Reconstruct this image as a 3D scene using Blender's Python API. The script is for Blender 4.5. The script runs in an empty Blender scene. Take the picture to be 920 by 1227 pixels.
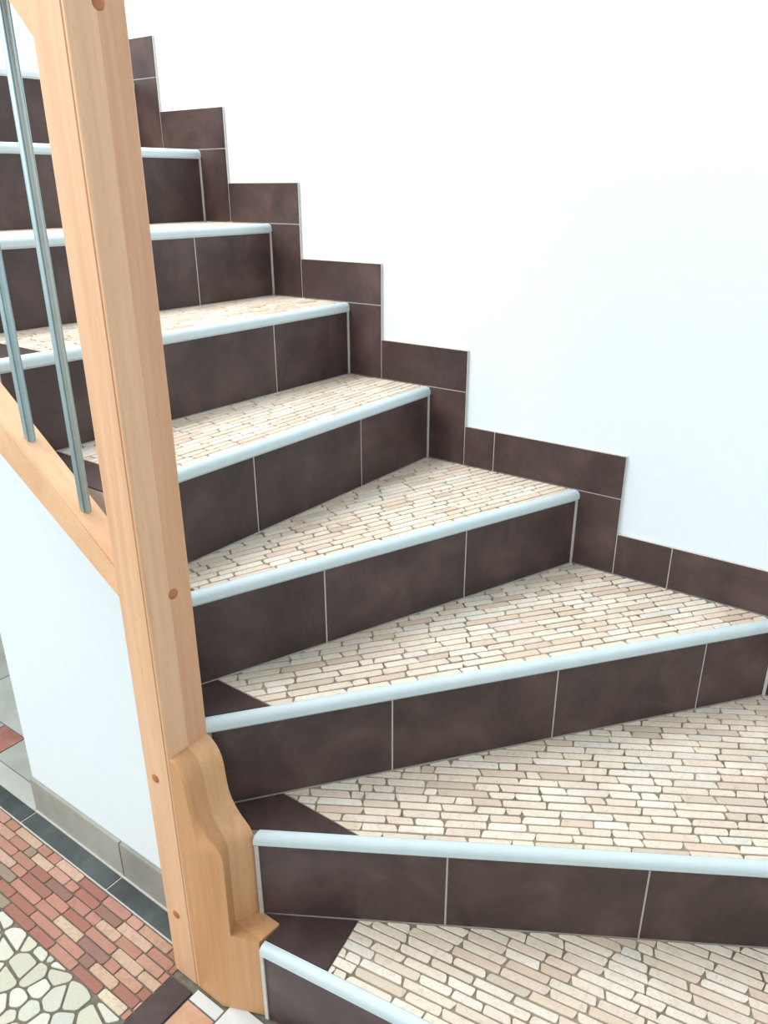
import bpy, bmesh, math, random
from mathutils import Vector, Matrix

random.seed(11)
SC = bpy.context.scene
COL = SC.collection

# ------------------------------------------------------------------ camera
CAM_POS = Vector((0.79977, -1.48101, 1.27512))
YAW, PITCH, ROLL, FPX = 2.198592, -0.397513, -0.003448, 932.536
H_ = Vector((math.cos(YAW) * math.cos(PITCH), math.sin(YAW) * math.cos(PITCH), math.sin(PITCH)))
R0 = Vector((math.sin(YAW), -math.cos(YAW), 0))
U0 = R0.cross(H_)
R_ = math.cos(ROLL) * R0 + math.sin(ROLL) * U0
U_ = -math.sin(ROLL) * R0 + math.cos(ROLL) * U0
cam = bpy.data.cameras.new('camera')
cam.sensor_fit = 'VERTICAL'
cam.sensor_height = 24.0
cam.lens = FPX * 24.0 / 1227.0
cam.clip_start = 0.02
camo = bpy.data.objects.new('camera', cam)
COL.objects.link(camo)
m = Matrix((R_, U_, -H_)).transposed().to_4x4()
m.translation = CAM_POS
camo.matrix_world = m
SC.camera = camo


def project(p):
    d = Vector(p) - CAM_POS
    w = d.dot(H_)
    return 460 + FPX * d.dot(R_) / w, 613.5 - FPX * d.dot(U_) / w


# ------------------------------------------------------------------ light
world = bpy.data.worlds.new('hall_daylight')
SC.world = world
world.use_nodes = True
bg = world.node_tree.nodes['Background']
bg.inputs['Color'].default_value = (0.90, 0.98, 1.0, 1)
bg.inputs['Strength'].default_value = 0.72


def area(name, loc, target, size, power, color):
    l = bpy.data.lights.new(name, 'AREA')
    l.shape = 'RECTANGLE'
    l.size, l.size_y = size
    l.energy = power
    l.color = color
    o = bpy.data.objects.new(name, l)
    COL.objects.link(o)
    o.location = loc
    o.rotation_euler = (Vector(target) - Vector(loc)).to_track_quat('-Z', 'Y').to_euler()
    return o


area('hall_window_light', (-1.7, -3.6, 2.5), (-0.3, -0.5, 0.7), (2.2, 1.8), 62, (0.97, 1.0, 1.0))
area('roof_window_light', (-1.1, -0.95, 3.1), (-0.7, -0.7, 1.0), (1.3, 1.0), 50, (1.0, 1.0, 1.0))
SC.view_settings.view_transform = 'Standard'
SC.view_settings.look = 'None'
SC.view_settings.gamma = 1.0
SC.view_settings.use_curve_mapping = False
SC.view_settings.exposure = 0.42

# ------------------------------------------------------------------ materials
MATS = {}


def srgb(r, g, b):
    f = lambda c: (c / 12.92 if c <= .04045 else ((c + .055) / 1.055) ** 2.4)
    return (f(r / 255), f(g / 255), f(b / 255), 1)


def new_mat(name, rough=.5, spec=.5, metal=0):
    mt = bpy.data.materials.new(name)
    mt.use_nodes = True
    b = mt.node_tree.nodes['Principled BSDF']
    b.inputs['Roughness'].default_value = rough
    b.inputs['Specular IOR Level'].default_value = spec
    b.inputs['Metallic'].default_value = metal
    MATS[name] = mt
    return mt, mt.node_tree.nodes, mt.node_tree.links, b


def noise_node(N, L, scale, detail=4, rough=.55, stretch=None, coord='Object', dist=0):
    tc = N.new('ShaderNodeNewGeometry') if coord == 'World' else N.new('ShaderNodeTexCoord')
    out = tc.outputs['Position'] if coord == 'World' else tc.outputs[coord]
    if stretch:
        mp = N.new('ShaderNodeMapping')
        mp.inputs['Scale'].default_value = stretch
        L.new(out, mp.inputs['Vector'])
        out = mp.outputs['Vector']
    n = N.new('ShaderNodeTexNoise')
    n.inputs['Scale'].default_value = scale
    n.inputs['Detail'].default_value = detail
    n.inputs['Roughness'].default_value = rough
    n.inputs['Distortion'].default_value = dist
    L.new(out, n.inputs['Vector'])
    return n.outputs['Fac']


def ramp(N, L, fac, stops):
    r = N.new('ShaderNodeValToRGB')
    e = r.color_ramp.elements
    while len(e) < len(stops):
        e.new(.5)
    for i, (p, c) in enumerate(stops):
        e[i].position = p
        e[i].color = c
    L.new(fac, r.inputs['Fac'])
    return r.outputs['Color']


def mixc(N, L, a, b, fac, mode='MIX'):
    x = N.new('ShaderNodeMix')
    x.data_type = 'RGBA'
    x.blend_type = mode
    if isinstance(fac, (int, float)):
        x.inputs['Factor'].default_value = fac
    else:
        L.new(fac, x.inputs['Factor'])
    for s, v in (('A', a), ('B', b)):
        k = [i for i in x.inputs if i.name == s and i.type == 'RGBA'][0]
        if isinstance(v, tuple):
            k.default_value = v
        else:
            L.new(v, k)
    return [o for o in x.outputs if o.type == 'RGBA'][0]


def bump(N, L, b, h, strength, dist=.002):
    bp = N.new('ShaderNodeBump')
    bp.inputs['Strength'].default_value = strength
    bp.inputs['Distance'].default_value = dist
    L.new(h, bp.inputs['Height'])
    L.new(bp.outputs['Normal'], b.inputs['Normal'])


def tile_mat(name, dark, mid, light, rough=.42, spec=.4, scale=9):
    mt, N, L, b = new_mat(name, rough, spec)
    f = noise_node(N, L, scale, 5, .6, coord='World', dist=.4)
    c = ramp(N, L, f, [(.28, dark), (.5, mid), (.75, light)])
    f2 = noise_node(N, L, 90, 3, .6, coord='World')
    c2 = mixc(N, L, c, mixc(N, L, c, light, .5), ramp(N, L, f2, [(.5, (0, 0, 0, 1)), (.8, (.5, .5, .5, 1))]))
    oi = N.new('ShaderNodeObjectInfo')
    v = N.new('ShaderNodeMapRange')
    v.inputs['To Min'].default_value = .86
    v.inputs['To Max'].default_value = 1.12
    L.new(oi.outputs['Random'], v.inputs['Value'])
    hs = N.new('ShaderNodeHueSaturation')
    L.new(c2, hs.inputs['Color'])
    L.new(v.outputs['Result'], hs.inputs['Value'])
    L.new(hs.outputs['Color'], b.inputs['Base Color'])
    bump(N, L, b, f2, .12, .001)


tile_mat('brown_tile', srgb(52, 42, 40), srgb(71, 55, 53), srgb(94, 75, 71))
tile_mat('slate_tile', srgb(52, 58, 58), srgb(70, 77, 77), srgb(92, 98, 96), .4, .5)
tile_mat('grey_tile', srgb(172, 176, 166), srgb(186, 189, 180), srgb(198, 201, 192), .35, .5)
tile_mat('sand_tile', srgb(146, 145, 136), srgb(162, 161, 152), srgb(174, 173, 164), .4, .4)
tile_mat('red_tile', srgb(150, 98, 88), srgb(172, 116, 106), srgb(190, 142, 132), .4, .4, 16)
tile_mat('tan_tile', srgb(168, 124, 98), srgb(190, 148, 120), srgb(206, 172, 146), .45, .4, 16)
tile_mat('pale_tile', srgb(196, 200, 198), srgb(208, 212, 210), srgb(220, 224, 222), .4, .4)


def plain(name, col, rough=.6, spec=.4, metal=0, nscale=40, var=.08, bstr=.05):
    mt, N, L, b = new_mat(name, rough, spec, metal)
    f = noise_node(N, L, nscale, 4, coord='World')
    d = tuple(c * (1 - var) for c in col[:3]) + (1,)
    l = tuple(min(1, c * (1 + var)) for c in col[:3]) + (1,)
    L.new(ramp(N, L, f, [(.3, d), (.7, l)]), b.inputs['Base Color'])
    if bstr:
        bump(N, L, b, f, bstr)


plain('plaster', srgb(222, 231, 236), .85, .2, nscale=60, var=.012, bstr=.08)
plain('grout', srgb(196, 190, 184), .85, .2, nscale=120)
plain('grout_floor', srgb(112, 108, 95), .9, .2, nscale=90, var=.2)
plain('grout_mosaic', srgb(138, 129, 113), .9, .2, nscale=9, var=.5)
plain('nosing', srgb(195, 208, 211), .38, .5, nscale=30, var=.03, bstr=0)
plain('concrete', srgb(180, 178, 172), .9, .2)
plain('steel', srgb(172, 192, 196), .42, .5, 1.0, nscale=50, var=.05, bstr=0)


def stone_mat(name, rough, spec, dark, bstr=.25):
    mt, N, L, b = new_mat(name, rough, spec)
    at = N.new('ShaderNodeAttribute')
    at.attribute_name = 'tint'
    f = noise_node(N, L, 55, 6, .65, coord='World', dist=1.2)
    g = noise_node(N, L, 210, 4, .6, coord='World')
    c = mixc(N, L, at.outputs['Color'], dark, ramp(N, L, f, [(.52, (0, 0, 0, 1)), (.8, (.55, .55, .55, 1))]))
    c = mixc(N, L, c, dark, ramp(N, L, g, [(.66, (0, 0, 0, 1)), (.74, (.5, .5, .5, 1))]))
    vn = noise_node(N, L, 34, 3, .55, coord='World', dist=2.2)
    c = mixc(N, L, c, mixc(N, L, dark, (.25, .2, .16, 1), .35), ramp(N, L, vn, [(.484, (0, 0, 0, 1)), (.5, (.55, .55, .55, 1)), (.516, (0, 0, 0, 1))]))
    w = noise_node(N, L, 6, 4, .6, coord='World', dist=.5)
    c = mixc(N, L, c, dark, ramp(N, L, w, [(.5, (0, 0, 0, 1)), (.85, (.5, .5, .5, 1))]))
    L.new(c, b.inputs['Base Color'])
    bump(N, L, b, f, bstr, .002)


stone_mat('travertine', .42, .4, srgb(192, 162, 136))
stone_mat('clay_brick', .7, .3, srgb(138, 98, 84), .6)
stone_mat('paving_stone', .6, .35, srgb(180, 178, 156))


def wood_mat(name, stave_axis, bounds, cols, vert='Z'):
    """laminated beech: each stave has its own tone, grain runs along the length"""
    mt, N, L, b = new_mat(name, .42, .35)
    st = {'Z': (60, 60, 2.2), 'X': (2.2, 60, 60), 'D': (14, 60, 20)}[vert]
    g = noise_node(N, L, 1.0, 5, .6, stretch=st, coord='World', dist=.6)
    fl = noise_node(N, L, 1.0, 2, .5, stretch={'Z': (500, 500, 70), 'X': (70, 500, 500), 'D': (150, 500, 250)}[vert], coord='World')
    geo = N.new('ShaderNodeNewGeometry')
    sp = N.new('ShaderNodeSeparateXYZ')
    L.new(geo.outputs['Position'], sp.inputs[0])
    c = None
    for i, col in enumerate(cols):
        if c is None:
            c = col
            continue
        gt = N.new('ShaderNodeMath')
        gt.operation = 'GREATER_THAN'
        L.new(sp.outputs[stave_axis], gt.inputs[0])
        gt.inputs[1].default_value = bounds[i - 1]
        c = mixc(N, L, c, col, gt.outputs[0])
    if isinstance(c, tuple):
        rgb = N.new('ShaderNodeRGB')
        rgb.outputs[0].default_value = c
        c = rgb.outputs[0]
    v1 = mixc(N, L, c, (.80, .72, .66, 1), ramp(N, L, g, [(.35, (0, 0, 0, 1)), (.72, (.75, .75, .75, 1))]), 'MULTIPLY')
    v2 = mixc(N, L, v1, (.80, .70, .62, 1), ramp(N, L, fl, [(.60, (0, 0, 0, 1)), (.72, (.5, .5, .5, 1))]), 'MULTIPLY')
    L.new(v2, b.inputs['Base Color'])
    bump(N, L, b, fl, .05, .001)


BEECH_B, BEECH_C = srgb(226, 183, 147), srgb(212, 163, 128)
wood_mat('beech_post', 'Y', [-.886], [BEECH_B, BEECH_C])
wood_mat('beech_foot', 'Y', [-.8885], [srgb(203, 153, 108), srgb(215, 167, 123)])
wood_mat('beech_rail', 'Y', [], [srgb(228, 186, 148)], 'D')
wood_mat('plug_wood', 'Y', [], [srgb(178, 112, 74)], 'X')

# ------------------------------------------------------------------ helpers
WLOC = {}


def link(name, me, origin, mat, parent=None):
    """me holds world coordinates; moved to its own origin"""
    me.transform(Matrix.Translation(-Vector(origin)))
    mats = mat if isinstance(mat, (list, tuple)) else [mat]
    for k in mats:
        me.materials.append(MATS[k])
    o = bpy.data.objects.new(name, me)
    COL.objects.link(o)
    WLOC[o] = Vector(origin)
    if parent is None:
        o.location = origin
    else:
        o.parent = parent
        o.location = Vector(origin) - WLOC[parent]
    return o


def centre(me):
    n = len(me.vertices)
    c = Vector((0, 0, 0))
    for v in me.vertices:
        c += v.co
    return c / max(n, 1)


def empty(name, loc):
    o = bpy.data.objects.new(name, None)
    o.empty_display_size = .1
    COL.objects.link(o)
    o.location = loc
    WLOC[o] = Vector(loc)
    return o


def mesh(name, verts, faces, smooth=None):
    me = bpy.data.meshes.new(name)
    me.from_pydata([tuple(v) for v in verts], [], faces)
    bm = bmesh.new()
    bm.from_mesh(me)
    bmesh.ops.recalc_face_normals(bm, faces=bm.faces)
    bm.to_mesh(me)
    bm.free()
    if smooth:
        for p in me.polygons:
            p.use_smooth = True
        me.set_sharp_from_angle(angle=math.radians(smooth))
    return me


def prism_data(poly, z0, z1, bev=0):
    n = len(poly)
    if bev:
        top = inset(poly, bev)
        V = [(x, y, z0) for x, y in poly] + [(x, y, z1 - bev) for x, y in poly] + [(x, y, z1) for x, y in top]
        F = [tuple(range(n))[::-1], tuple(range(2 * n, 3 * n))]
        for s in (0, n):
            F += [(s + i, s + (i + 1) % n, s + n + (i + 1) % n, s + n + i) for i in range(n)]
    else:
        V = [(x, y, z0) for x, y in poly] + [(x, y, z1) for x, y in poly]
        F = [tuple(range(n))[::-1], tuple(range(n, 2 * n))]
        F += [(i, (i + 1) % n, n + (i + 1) % n, n + i) for i in range(n)]
    return V, F


def box_data(x0, x1, y0, y1, z0, z1):
    return prism_data([(x0, y0), (x1, y0), (x1, y1), (x0, y1)], z0, z1)


def bevel_mesh(me, w, seg=2):
    bm = bmesh.new()
    bm.from_mesh(me)
    bmesh.ops.bevel(bm, geom=list(bm.edges), offset=w, segments=seg, affect='EDGES', clamp_overlap=True)
    bm.to_mesh(me)
    bm.free()
    for p in me.polygons:
        p.use_smooth = True
    me.set_sharp_from_angle(angle=math.radians(40))


def add_box(name, b, mat, parent=None, bev=0):
    V, F = box_data(*b)
    me = mesh(name, V, F)
    if bev:
        bevel_mesh(me, bev)
    return link(name, me, ((b[0] + b[1]) / 2, (b[2] + b[3]) / 2, b[4]), mat, parent)


def area2(poly):
    return .5 * sum(poly[i - 1][0] * poly[i][1] - poly[i][0] * poly[i - 1][1] for i in range(len(poly)))


def inset(poly, d):
    n = len(poly)
    s = 1 if area2(poly) > 0 else -1
    out = []
    for i in range(n):
        p, q, r = Vector(poly[i - 1]), Vector(poly[i]), Vector(poly[(i + 1) % n])
        a, b = (q - p), (r - q)
        if a.length < 1e-7 or b.length < 1e-7:
            out.append(tuple(q))
            continue
        a.normalize()
        b.normalize()
        na, nb = Vector((-a.y, a.x)) * s, Vector((-b.y, b.x)) * s
        bis = na + nb
        k = max(bis.length_squared / 2, .35)
        out.append(tuple(q + bis * (d / k)))
    return out


def clip(poly, nx, ny, c):
    """keep nx*x+ny*y <= c"""
    out = []
    for i in range(len(poly)):
        p, q = poly[i - 1], poly[i]
        dp, dq = nx * p[0] + ny * p[1] - c, nx * q[0] + ny * q[1] - c
        if dp * dq < 0:
            t = dp / (dp - dq)
            out.append((p[0] + (q[0] - p[0]) * t, p[1] + (q[1] - p[1]) * t))
        if dq <= 0:
            out.append(q)
    return out


def clip_to(poly, region):
    """region: convex, counter-clockwise"""
    for i in range(len(region)):
        a, b = region[i - 1], region[i]
        nx, ny = b[1] - a[1], -(b[0] - a[0])
        l = math.hypot(nx, ny)
        if l < 1e-9:
            continue
        poly = clip(poly, nx / l, ny / l, (nx * a[0] + ny * a[1]) / l)
        if len(poly) < 3:
            return []
    return poly


def dedupe(poly, eps=.0006):
    out = []
    for p in poly:
        if not out or math.dist(out[-1], p) > eps:
            out.append(p)
    if len(out) > 1 and math.dist(out[0], out[-1]) < eps:
        out.pop()
    return out


def piece_ok(poly, amin):
    return len(poly) >= 3 and abs(area2(poly)) > amin


def round_corners(poly, r):
    out = []
    n = len(poly)
    for i in range(n):
        p, q, s = Vector(poly[i - 1]), Vector(poly[i]), Vector(poly[(i + 1) % n])
        ra = min(r, (p - q).length * .35)
        rb = min(r, (s - q).length * .35)
        out.append(tuple(q + (p - q).normalized() * ra))
        out.append(tuple(q + (s - q).normalized() * rb))
    return out


def tinted(name, pieces, bev):
    """pieces: list of (poly, z0, z1, rgba); one mesh with a colour attribute"""
    V, F, C = [], [], []
    for poly, z0, z1, col in pieces:
        v, f = prism_data(poly, z0, z1, bev)
        o = len(V)
        V += v
        F += [tuple(i + o for i in q) for q in f]
        C += [col] * len(f)
    me = bpy.data.meshes.new(name)
    me.from_pydata(V, [], F)
    bm = bmesh.new()
    bm.from_mesh(me)
    bmesh.ops.recalc_face_normals(bm, faces=bm.faces)
    bm.to_mesh(me)
    bm.free()
    at = me.color_attributes.new('tint', 'FLOAT_COLOR', 'CORNER')
    for p, c in zip(me.polygons, C):
        for li in p.loop_indices:
            at.data[li].color = c
    return me


def proj_area(poly, z):
    pts = [project((x, y, z)) for x, y in poly]
    cx = sum(p[0] for p in pts) / len(pts)
    cy = sum(p[1] for p in pts) / len(pts)
    if not (-5 < cx < 925 and -5 < cy < 1232):
        return 0
    if cx < 150 + .111 * cy and z > .1:
        return 0
    return abs(area2(pts))


def jitter_col(c, v=.05, h=.02):
    k = 1 + random.uniform(-v, v)
    return tuple(min(1, max(0, x * k * (1 + random.uniform(-h, h)))) for x in c[:3]) + (1,)


# ------------------------------------------------------------------ setting: walls
RISE = .17
NSTEP = 9
X_RIGHT = 1.03     # wall on the outer side of the lower flight
X_FAR = -2.7


def struct(o):
    o['kind'] = 'structure'
    return o


wb = struct(add_box('wall_back', (X_FAR - .1, X_RIGHT + .1, .008, .12, 0, 3.1), 'plaster'))
wr = struct(add_box('wall_right', (X_RIGHT, X_RIGHT + .1, -1.0, .008, 0, 3.1), 'plaster'))
wf = struct(add_box('wall_far', (X_FAR - .1, X_FAR, -2.2, .008, 0, 3.1), 'plaster'))

# stringer lines (front face): top and underside heights along x
def str_top(x):
    return .953 - .745 * (x + .33) if x > -.45 else .953 + .745 * .12 - .70 * (x + .45)


def str_bot(x):
    return .895 - .657 * (x + .351) if x > -.45 else .895 + .657 * .099 - .70 * (x + .45)


# white wall that carries the stair on its open side; ends where the space under the stair begins
def wall_left():
    xs = [-.612, -.45, -.05]
    prof = [(-.612, 0.0), (-.05, 0.0)] + [(x, str_bot(x) - .012) for x in reversed(xs)]
    n = len(prof)
    V = [(x, -.845, z) for x, z in prof] + [(x, -.826, z) for x, z in prof]
    F = [tuple(range(n)), tuple(range(n, 2 * n))[::-1]] + [(i, (i + 1) % n, n + (i + 1) % n, n + i) for i in range(n)]
    return struct(link('wall_left', mesh('wall_left', V, F), (-.33, -.83, 0), 'plaster'))


wall_left()

# ------------------------------------------------------------------ staircase
# plan positions of each riser's face: inner end and outer end
INNER_Y = -.842
RIS = {
    1: ((.131, -.894), (X_RIGHT, -.761)),
    2: ((.090, -.850), (X_RIGHT, -.281)),
    3: ((-.002, INNER_Y), (.655, 0)),
    4: ((-.108, INNER_Y), (.231, 0)),
    5: ((-.176, INNER_Y), (-.147, 0)),
    6: ((-.426, INNER_Y), (-.379, 0)),
    7: ((-.662, INNER_Y), (-.617, 0)),
    8: ((-.880, INNER_Y), (-.848, 0)),
    9: ((-1.105, INNER_Y), (-1.078, 0)),
    10: ((X_FAR, INNER_Y), (X_FAR, 0)),
}
STRIP = -.757          # outer edge of the dark strip on the treads
JOINTS = {             # points on the riser base where the vertical joints stand
    1: [(.44, -.848), (.74, -.804)],
    2: [(.347, -.693), (.611, -.537), (.868, -.380)],
    3: [(.177, -.603), (.366, -.363), (.556, -.123)],
    4: [(.005, -.562), (.118, -.271)],
    5: [(-.172, -.546), (-.158, -.244)],
    6: [(-.415, -.542), (-.392, -.240)],
    7: [(-.652, -.534), (-.634, -.232)],
    8: [(-.868, -.57), (-.860, -.27)],
    9: [(-1.092, -.45), (-1.083, -.15)],
}

staircase = empty('staircase', (.1, -.45, 0))
staircase['label'] = 'winding tiled staircase with brown risers, pale nosings and travertine mosaic treads'
staircase['category'] = 'staircase'

V2 = lambda p: Vector(p)


def line_frame(k):
    a, b = V2(RIS[k][0]), V2(RIS[k][1])
    d = (b - a).normalized()
    n = Vector((-d.y, d.x))        # points up the stair (left of a->b)
    return a, b, d, n


def isect(p, d, kind, val):
    """intersect p+t*d with x=val or y=val"""
    t = (val - p.x) / d.x if kind == 'x' else (val - p.y) / d.y
    return p + d * t


def end_points(k, off):
    a, b, d, n = line_frame(k)
    p = a + n * off
    q = b + n * off
    if k <= 2:
        e = isect(p, d, 'x', X_RIGHT)
        s = isect(p, d, 'x', RIS[k][0][0])
    else:
        e = isect(p, d, 'y', 0)
        s = isect(p, d, 'y', INNER_Y)
    return s, e


def tread_poly(k):
    P = [RIS[k][0], RIS[k][1]]
    if k == 2:
        P += [(X_RIGHT, 0)]
    P += [RIS[k + 1][1], RIS[k + 1][0]]
    if k == 1:
        P += [(.131, -.850)]
    return dedupe([tuple(p) for p in P])


NOSE_IN, NOSE_OUT, NOSE_H = .010, .005, .022
MOSAIC = []            # (step, poly, z0, z1, colour, projected area)
TRAV = [(srgb(224, 211, 194), 7), (srgb(229, 219, 205), 6), (srgb(220, 203, 186), 4), (srgb(213, 192, 173), 1.6), (srgb(218, 211, 201), 1.4),
        (srgb(203, 187, 170), .9)]
TC, TW = [c for c, w in TRAV], [w for c, w in TRAV]

steps = {}
for k in range(1, NSTEP + 1):
    zt = RISE * k
    a, b, d, n = line_frame(k)
    poly = tread_poly(k)
    # --- masonry core: joint mortar on its faces
    core = poly
    z0 = max(0.0, zt - .17 - (.14 if k > 2 else .17))
    front = .0015
    # push the riser edge back a hair so that the joints sit behind the tile faces
    core = clip(core, -n.x, -n.y, -(n.dot(a) + front))
    V, F = prism_data(core, z0, zt - .0032)
    me = mesh('step', V, F)
    for p in me.polygons:
        p.material_index = 1 if p.normal.z > .9 else 0
    s = link('step', me, (sum(p[0] for p in core) / len(core), sum(p[1] for p in core) / len(core), z0), ['grout', 'grout_mosaic'], staircase)
    steps[k] = s
    # --- nosing, a bullnosed bar along the front edge
    prof = [(NOSE_IN, 0)]
    for i in range(7):
        t = math.radians(90 - i * 15)
        prof.append((-NOSE_OUT + .012 - .012 * math.cos(t), -.012 + .012 * math.sin(t)))
    prof += [(-NOSE_OUT, -.018), (-NOSE_OUT + .003, -NOSE_H), (NOSE_IN, -NOSE_H)]
    V = []
    for off, dz in prof:
        p, q = end_points(k, off)
        if k == 3:
            p = isect(p, d, 'y', -.868)      # let into the newel
        V += [(p.x, p.y, zt + dz), (q.x, q.y, zt + dz)]
    m_ = len(prof)
    F = [(2 * i, 2 * ((i + 1) % m_), 2 * ((i + 1) % m_) + 1, 2 * i + 1) for i in range(m_)]
    F += [tuple(2 * i for i in range(m_)), tuple(2 * i + 1 for i in range(m_))[::-1]]
    me = mesh('nosing', V, F, 35)
    link('nosing', me, centre(me), 'nosing', s)
    # --- riser tiles
    zb = RISE * (k - 1) + (.0006 if k > 1 else 0)
    ztop = zt - NOSE_H + .001
    ts = [0] + sorted((V2(j) - a).dot(d) for j in JOINTS[k]) + [(b - a).length]
    for i in range(len(ts) - 1):
        t0 = ts[i] + (.0016 if i else .003)
        t1 = ts[i + 1] - (.0016 if i < len(ts) - 2 else .003)
        if t1 - t0 < .01:
            continue
        pts = [a + d * t0, a + d * t1, a + d * t1 + n * .008, a + d * t0 + n * .008]
        V, F = prism_data([tuple(p) for p in pts], zb, ztop)
        me = mesh('riser_tile', V, F)
        bevel_mesh(me, .0007, 1)
        link('riser_tile', me, centre(me), 'brown_tile', s)
    # --- sealant bead in the corners of the riser
    for end in (0, 1):
        if end == 0 and k > 2:
            continue
        c = a + d * .001 if end == 0 else b - d * .001
        w = .0032
        pts = [c - d * w - n * .003, c + d * w - n * .003, c + d * w + n * .002, c - d * w + n * .002]
        if end == 1 and k >= 3:
            pts = [(c.x - w, -w * 1.2), (c.x + w, -w * 1.2), (c.x + w, .0), (c.x - w, .0)]
        V, F = prism_data([tuple(p) for p in pts], zb, zt - (.022 if end == 0 else .02))
        me = mesh('sealant_bead', V, F)
        link('sealant_bead', me, centre(me), 'grout', s)
    # --- tread finish region
    reg = clip(poly, -n.x, -n.y, -(n.dot(a) + NOSE_IN + .001))
    if k < NSTEP:
        a2, b2, d2, n2 = line_frame(k + 1)
        reg = clip(reg, n2.x, n2.y, n2.dot(a2) - .001)
    if area2(reg) < 0:
        reg = reg[::-1]
    if k == 1:
        strip = clip(reg, 1, .16, .2285 - .16 * .772 - .0008 + .0)
        mos = clip(reg, -1, -.16, -(.2285 - .16 * .772 + .0012))
    else:
        ys = STRIP - (.012 if k in (4, 5) else 0)
        strip = clip(reg, 0, 1, ys - .0008)
        mos = clip(reg, 0, -1, -(ys + .0012))
    strip = dedupe(strip)
    if len(strip) >= 3:
        V, F = prism_data(inset(strip, .0008), zt - .008, zt - .0004)
        me = mesh('corner_tile', V, F)
        link('corner_tile', me, centre(me), 'brown_tile', s)
    # --- mosaic bricks, rows parallel to the nosing
    if k <= 8:
        rot = lambda u, v: (a.x + d.x * u + n.x * v, a.y + d.y * u + n.y * v)
        us = [(V2(p) - a).dot(d) for p in mos]
        vs = [(V2(p) - a).dot(n) for p in mos]
        v = min(vs) - random.uniform(0, .006)
        skew = random.uniform(-.006, .006)
        while v < max(vs):
            w = random.choice((.0138, .0142, .0147, .0135))
            gap = random.uniform(.0028, .0038)
            u = min(us) - random.uniform(0, .08)
            while u < max(us):
                l = random.uniform(.042, .088) if random.random() > .12 else random.uniform(.022, .04)
                g = random.uniform(.0018, .0040)
                j = lambda q: random.uniform(-q, q)
                sl0, sl1 = j(.0028), j(.0028)
                r = [(u + sl0 + j(.0004), v + j(.0006)), (u + l - g + sl1, v + j(.0006)), (u + l - g - sl1, v + w + j(.0006)), (u - sl0, v + w + j(.0006))]
                r = round_corners(r, random.uniform(.0012, .0032))
                r = [rot(x, y + skew * x) for x, y in r]
                r = dedupe(clip_to(r, mos))
                if piece_ok(r, 3e-5):
                    col = jitter_col(random.choices(TC, TW)[0], .05, .012)
                    zz = zt - .0004 - random.uniform(0, .0006)
                    MOSAIC.append((k, r, zt - .007, zz, col, proj_area(r, zt)))
                u += l
            v += w + gap

MOSAIC.sort(key=lambda q: -q[5])
SINGLE = MOSAIC[:300]
REST = MOSAIC[300:]
for k, r, z0, z1, col, pa in SINGLE:
    me = tinted('brick', [(r, z0, z1, col)], .0006)
    link('brick', me, centre(me), 'travertine', steps[k])
for k in range(1, NSTEP + 1):
    pcs = [(r, z0, z1, col) for kk, r, z0, z1, col, pa in REST if kk == k]
    if pcs:
        me = tinted('mosaic_bricks', pcs, .0006)
        o = link('mosaic_bricks', me, centre(me), 'travertine', steps[k])
        o['kind'] = 'stuff'

# ------------------------------------------------------------------ stepped skirting on the back wall
RW = {3: .752, 4: .325, 5: -.049, 6: -.282, 7: -.522, 8: -.754, 9: -.985}
XW = {k: RIS[k][1][0] for k in RIS}
HS = .092
bbV, bbF = [], []


def bb_add(x0, x1, z0, z1):
    o = len(bbV)
    v, f = box_data(x0, x1, .0018, .010, z0, z1)
    bbV.extend(v)
    bbF.extend(tuple(i + o for i in q) for q in f)


SK = []
for k in range(3, 10):
    SK.append((XW[k] - .0, RW[k], RISE * (k - 1), RISE * k))       # upright beside the riser
HX = {2: [RW[3], X_RIGHT], 3: [RW[4], .439, RW[3]], 4: [RW[5], .027, RW[4]], 5: [RW[6], RW[5]], 6: [RW[7], RW[6]], 7: [RW[8], RW[7]],
      8: [RW[9], RW[8]], 9: [-1.28, RW[9]]}
for k, xs in HX.items():
    for i in range(len(xs) - 1):
        SK.append((xs[i], xs[i + 1], RISE * k, RISE * k + HS))
for x0, x1, z0, z1 in SK:
    bb_add(x0, x1, z0, z1)
bb = struct(link('baseboard_back', mesh('baseboard_back', bbV, bbF), (-.2, .006, .5), 'grout'))
for x0, x1, z0, z1 in SK:
    g = .0013
    tl = add_box('tile', (x0 + g, x1 - g, 0, .009, z0 + g, z1 - g), 'brown_tile', bb, .0006)

# ------------------------------------------------------------------ hall floor
floor = struct(add_box('floor', (-3.6, 2.2, -3.6, .2, -.05, -.0035), 'grout_floor'))
sb = struct(add_box('baseboard_left', (-.611, -.068, -.8462, -.8452, 0, .086), 'grout'))
for x0, x1 in ((-.612, -.303), (-.300, -.068)):
    add_box('tile', (x0, x1, -.853, -.8455, .0005, .088), 'sand_tile', sb, .0008)


def floor_tile(x0, x1, y0, y1, mat):
    return add_box('tile', (x0, x1, y0, y1, -.01, -.0002), mat, floor, .0006)


for i in range(-3, 2):
    x0 = -.605 + .301 * i
    floor_tile(x0, min(x0 + .298, -.074), -.893, -.857, 'slate_tile') if x0 < -.1 else None
add_box('grout_line', (-1.6, -.068, -.8958, -.8535, -.009, -.0016), 'grout', floor)
add_box('sealant_bead', (-.612, -.068, -.8566, -.8525, -.006, .0012), 'grout', floor)
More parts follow.
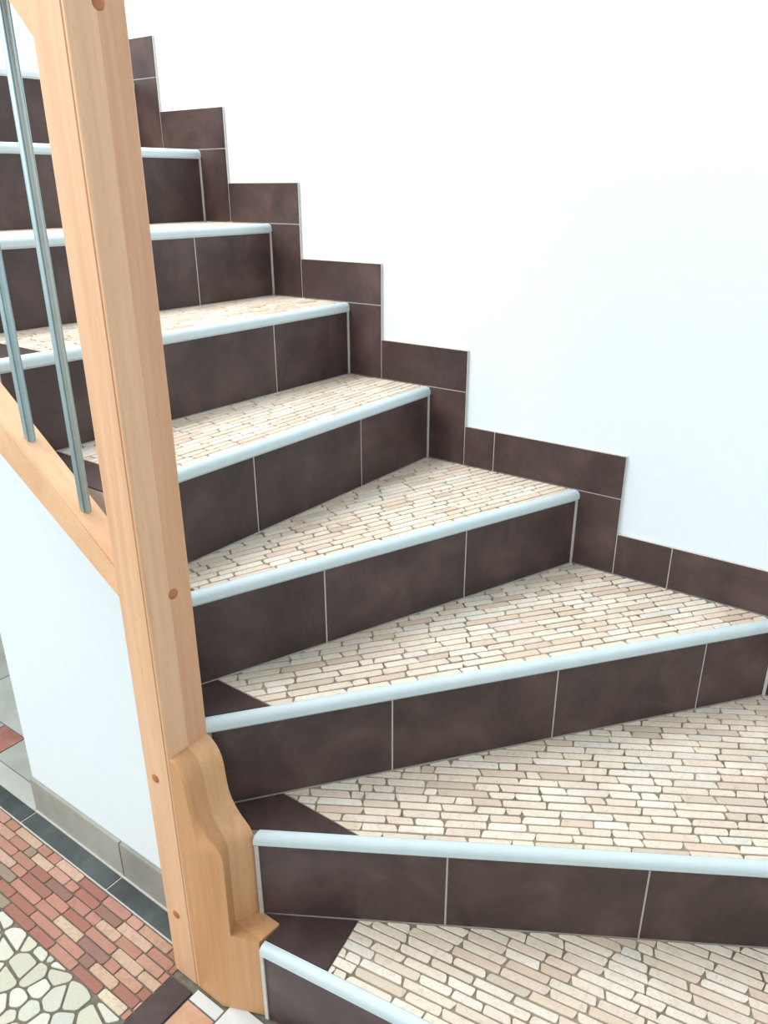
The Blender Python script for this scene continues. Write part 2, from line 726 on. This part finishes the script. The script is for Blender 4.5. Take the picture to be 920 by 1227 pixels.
# brown strip running out from the newel, and the tiles beside it
for i in range(3):
    floor_tile(-.056, -.004, -.938 - .3 * (i + 1) + .003, -.938 - .3 * i, 'brown_tile')
floor_tile(.000, .064, -.948, -.928, 'pale_tile')
floor_tile(.067, .36, -1.20, -.905, 'pale_tile')
floor_tile(.363, .66, -1.20, -.865, 'pale_tile')
floor_tile(.663, 1.02, -1.20, -.82, 'pale_tile')
for i in range(3):
    floor_tile(.000, .064, -.951 - .12 * (i + 1) + .002, -.951 - .12 * i, 'tan_tile')
# grey tiles under the stair with a red inset
floor_tile(-1.20, -.615, -.855, -.813, 'grey_tile')
floor_tile(-.856, -.56, -.811, -.733, 'grey_tile')
floor_tile(-.947, -.859, -.811, -.733, 'red_tile')
floor_tile(-1.25, -.950, -.811, -.733, 'grey_tile')
floor_tile(-1.36, -1.253, -.811, -.733, 'red_tile')
for j in range(2):
    for i in range(4):
        x1 = -.55 - .3 * i
        floor_tile(x1 - .297, x1, -.730 + .3 * j, -.433 + .3 * j, 'grey_tile')
floor_tile(-.947, -.859, -.130, -.05, 'red_tile')

# border of small clay bricks
CL = [(srgb(176, 128, 112), 4), (srgb(188, 146, 126), 3), (srgb(156, 106, 94), 3), (srgb(198, 168, 146), 2.5), (srgb(142, 108, 97), 2), (srgb(206, 186, 164), 1.4),
      (srgb(150, 134, 116), 1)]
CC, CW = [c for c, w in CL], [w for c, w in CL]
border = [(-2.2, -1.036), (-.059, -1.036), (-.059, -.896), (-2.2, -.896)]
fb = []
v = -1.036
rows = 7
pitch = .140 / rows
for rr in range(rows):
    u = -2.2 - random.uniform(0, .05)
    while u < -.05:
        l = random.uniform(.052, .088) if random.random() > .12 else random.uniform(.028, .04)
        g = random.uniform(.0015, .0032)
        j = lambda q: random.uniform(-q, q)
        w = pitch - random.uniform(.0016, .003)
        r = [(u, v + j(.0006)), (u + l - g + j(.0008), v + j(.0006)), (u + l - g + j(.0008), v + w + j(.0006)), (u, v + w + j(.0006))]
        r = dedupe(clip_to(round_corners(r, random.uniform(.0015, .0035)), border))
        if piece_ok(r, 4e-5):
            fb.append((r, -.008, -.0002 - random.uniform(0, .0008), jitter_col(random.choices(CC, CW)[0], .07, .03), proj_area(r, 0)))
        u += l
    v += pitch
rest = []
for r, z0, z1, col, pa in fb:
    if pa > 0:
        me = tinted('brick', [(r, z0, z1, col)], .0008)
        link('brick', me, centre(me), 'clay_brick', floor)
    else:
        rest.append((r, z0, z1, col))
me = tinted('paving_bricks', rest, .0008)
o = link('paving_bricks', me, centre(me), 'clay_brick', floor)
o['kind'] = 'stuff'

# crazy paving of pale broken stone inside the border
ST = [srgb(205, 205, 192), srgb(196, 197, 183), srgb(209, 206, 194), srgb(192, 189, 173), srgb(200, 195, 180), srgb(188, 191, 181)]
crazy = [(-1.15, -1.62), (-.059, -1.62), (-.059, -1.039), (-1.15, -1.039)]
sx, sy = .039, .034
seeds = []
ny = int(.70 / sy)
nx = int(1.25 / sx)
for jy in range(ny):
    for ix in range(nx):
        if random.random() < .06:
            continue
        seeds.append((-1.22 + (ix + .5 * (jy % 2)) * sx + random.uniform(-.42, .42) * sx, -1.66 + jy * sy + random.uniform(-.42, .42) * sy))
rest = []
for i, s0 in enumerate(seeds):
    cell = [(s0[0] - .09, s0[1] - .09), (s0[0] + .09, s0[1] - .09), (s0[0] + .09, s0[1] + .09), (s0[0] - .09, s0[1] + .09)]
    for q, s1 in enumerate(seeds):
        if q == i:
            continue
        dx, dy = s1[0] - s0[0], s1[1] - s0[1]
        D = math.hypot(dx, dy)
        if D > .2:
            continue
        mx, my = (s0[0] + s1[0]) / 2, (s0[1] + s1[1]) / 2
        cell = clip(cell, dx / D, dy / D, (dx * mx + dy * my) / D - random.uniform(.0014, .0030))
        if len(cell) < 3:
            break
    if len(cell) < 3:
        continue
    cell = dedupe(clip_to(cell, crazy), .004)
    if not piece_ok(cell, 1.2e-4):
        continue
    cell = round_corners(cell, .0032)
    z1 = -.0002 - random.uniform(0, .001)
    col = jitter_col(random.choice(ST), .06, .015)
    if proj_area(cell, 0) > 0:
        me = tinted('stone', [(cell, -.009, z1, col)], .0008)
        link('stone', me, centre(me), 'paving_stone', floor)
    else:
        rest.append((cell, -.009, z1, col))
me = tinted('paving_stones', rest, .0008)
o = link('paving_stones', me, centre(me), 'paving_stone', floor)
o['kind'] = 'stuff'

# ------------------------------------------------------------------ railing: newel, stringer, balusters, handrail
railing = empty('stair_railing', (-.034, -.885, 0))
railing['label'] = 'beech stair railing with carved-foot newel post, sloping stringer and steel balusters'
railing['category'] = 'railing'

PX0, PX1, PY0, PY1 = -.067, 0.0, -.9235, -.846


def post_mesh():
    r = .006
    pts = []
    for cx, cy, a0 in ((PX1 - r, PY1 - r, 0), (PX0 + r, PY1 - r, 90), (PX0 + r, PY0 + r, 180), (PX1 - .0045, PY0 + .0045, 270)):
        rr = r if a0 != 270 else .0045
        for i in range(5):
            t = math.radians(a0 + i * 22.5)
            pts.append((cx + rr * math.cos(t), cy + rr * math.sin(t)))
        if a0 == 180:
            # fine glue groove just before the corner that faces the lower flight
            pts += [(PX1 - .0085, PY0), (PX1 - .0074, PY0 + .003), (PX1 - .0062, PY0 + .003), (PX1 - .0052, PY0)]
    V, F = prism_data(pts, 0, 1.72)
    return mesh('newel_post', V, F, 40)


newel = link('newel_post', post_mesh(), ((PX0 + PX1) / 2, (PY0 + PY1) / 2, 0), 'beech_post', railing)
newel['label'] = 'square beech newel post with rounded edges'

PROF = [(.172, .082), (.20, .082), (.25, .0825), (.30, .083), (.325, .083), (.335, .0825), (.343, .080), (.350, .0755), (.357, .067), (.365, .058), (.375, .050),
        (.388, .043), (.402, .0385), (.42, .0358), (.436, .0345), (.452, .0328), (.463, .0302), (.472, .0262), (.480, .0205), (.486, .0135), (.490, .007), (.492, .0012)]


def foot_mesh():
    ys = (-.9235, -.9235, -.908, -.889, -.849)
    secs = []
    low = [(.0, -.9235), (.056, -.9235), (.082, -.9122), (.126, -.893), (.129, -.8495), (.0, -.8495)]
    secs.append([(x, y, 0) for x, y in low])
    secs.append([(x, y, .172) for x, y in low])
    for z, fx in PROF:
        t = max(0, min(1, (.405 - z) / .07))
        t = t * t * (3 - 2 * t)
        ch = .005 + .021 * t
        k = min(1, fx / .03)
        secs.append([(.0, -.9235, z), (max(fx - ch * k, .0004), -.9235, z), (fx, -.9235 + (.005 + .0063 * t) * k, z), (fx - (.0015 + .0115 * t) * k, -.889, z),
                     (fx + .003 * k * t, -.8495, z), (.0, -.8495, z)])
    V = [p for s in secs for p in s]
    n = 6
    F = [tuple(range(n)), tuple(range((len(secs) - 1) * n, len(secs) * n))]
    for i in range(len(secs) - 1):
        for j in range(n):
            F.append((i * n + j, i * n + (j + 1) % n, (i + 1) * n + (j + 1) % n, (i + 1) * n + j))
    return mesh('carved_foot', V, F, 24)


foot = link('carved_foot', foot_mesh(), (.05, -.886, 0), 'beech_foot', newel)
foot['label'] = 'carved beech foot block swelling out over the lowest step'


def plug(c, axis):
    V, F = [], []
    rings = [(.0078, -.004), (.0078, .0006), (.0068, .0014), (.0035, .002)]
    n = 16
    for r, h in rings:
        for i in range(n):
            t = 2 * math.pi * i / n
            if axis == 'x':
                V.append((c[0] + h, c[1] + r * math.cos(t), c[2] + r * math.sin(t)))
            else:
                V.append((c[0] + r * math.cos(t), c[1] - h, c[2] + r * math.sin(t)))
    for s in range(len(rings) - 1):
        F += [(s * n + i, s * n + (i + 1) % n, (s + 1) * n + (i + 1) % n, (s + 1) * n + i) for i in range(n)]
    F.append(tuple(range(n)))
    F.append(tuple(range((len(rings) - 1) * n, len(rings) * n)))
    me = mesh('wooden_plug', V, F, 50)
    link('wooden_plug', me, c, 'plug_wood', newel)


plug((0, -.880, .751), 'x')
plug((0, -.883, 1.452), 'x')
plug((-.040, PY0, .436), 'y')
plug((-.038, PY0, .148), 'y')


def side_extrude(name, prof, y0, y1, mat, parent, bev=.004):
    n = len(prof)
    V = [(x, y0, z) for x, z in prof] + [(x, y1, z) for x, z in prof]
    F = [tuple(range(n)), tuple(range(n, 2 * n))[::-1]] + [(i, (i + 1) % n, n + (i + 1) % n, n + i) for i in range(n)]
    me = mesh(name, V, F)
    bevel_mesh(me, bev, 3)
    return link(name, me, centre(me), mat, parent)


xs = [-.064, -.45, -1.6]
side_extrude('stringer', [(x, str_bot(x)) for x in xs] + [(x, str_top(x)) for x in reversed(xs)], -.905, -.861, 'beech_rail', railing, .003)
hb = [(-.064, 1.402), (-.085, 1.425), (-.12, 1.462), (-.19, 1.530), (-.30, 1.620), (-1.6, 2.53)]
ht = [(-1.6, 2.63), (-.30, 1.72), (-.19, 1.64), (-.064, 1.555)]
side_extrude('handrail', hb + ht, -.915, -.853, 'beech_rail', railing, .006)


def rail_bottom(x):
    for (x0, z0), (x1, z1) in zip(hb, hb[1:]):
        if x1 <= x <= x0:
            return z0 + (z1 - z0) * (x - x0) / (x1 - x0)
    return hb[-1][1]


def baluster(x):
    y = -.883
    n = 40
    pts = []
    for i in range(n):
        t = 2 * math.pi * i / n
        r = .0080
        if i % 8 == 3:
            r = .0066
        pts.append((x + r * math.cos(t), y + r * math.sin(t)))
    V, F = prism_data(pts, str_top(x) - .012, rail_bottom(x) + .01)
    me = mesh('baluster', V, F, 25)
    link('baluster', me, (x, y, str_top(x)), 'steel', railing)


for i in range(9):
    baluster(-.176 - .117 * i)
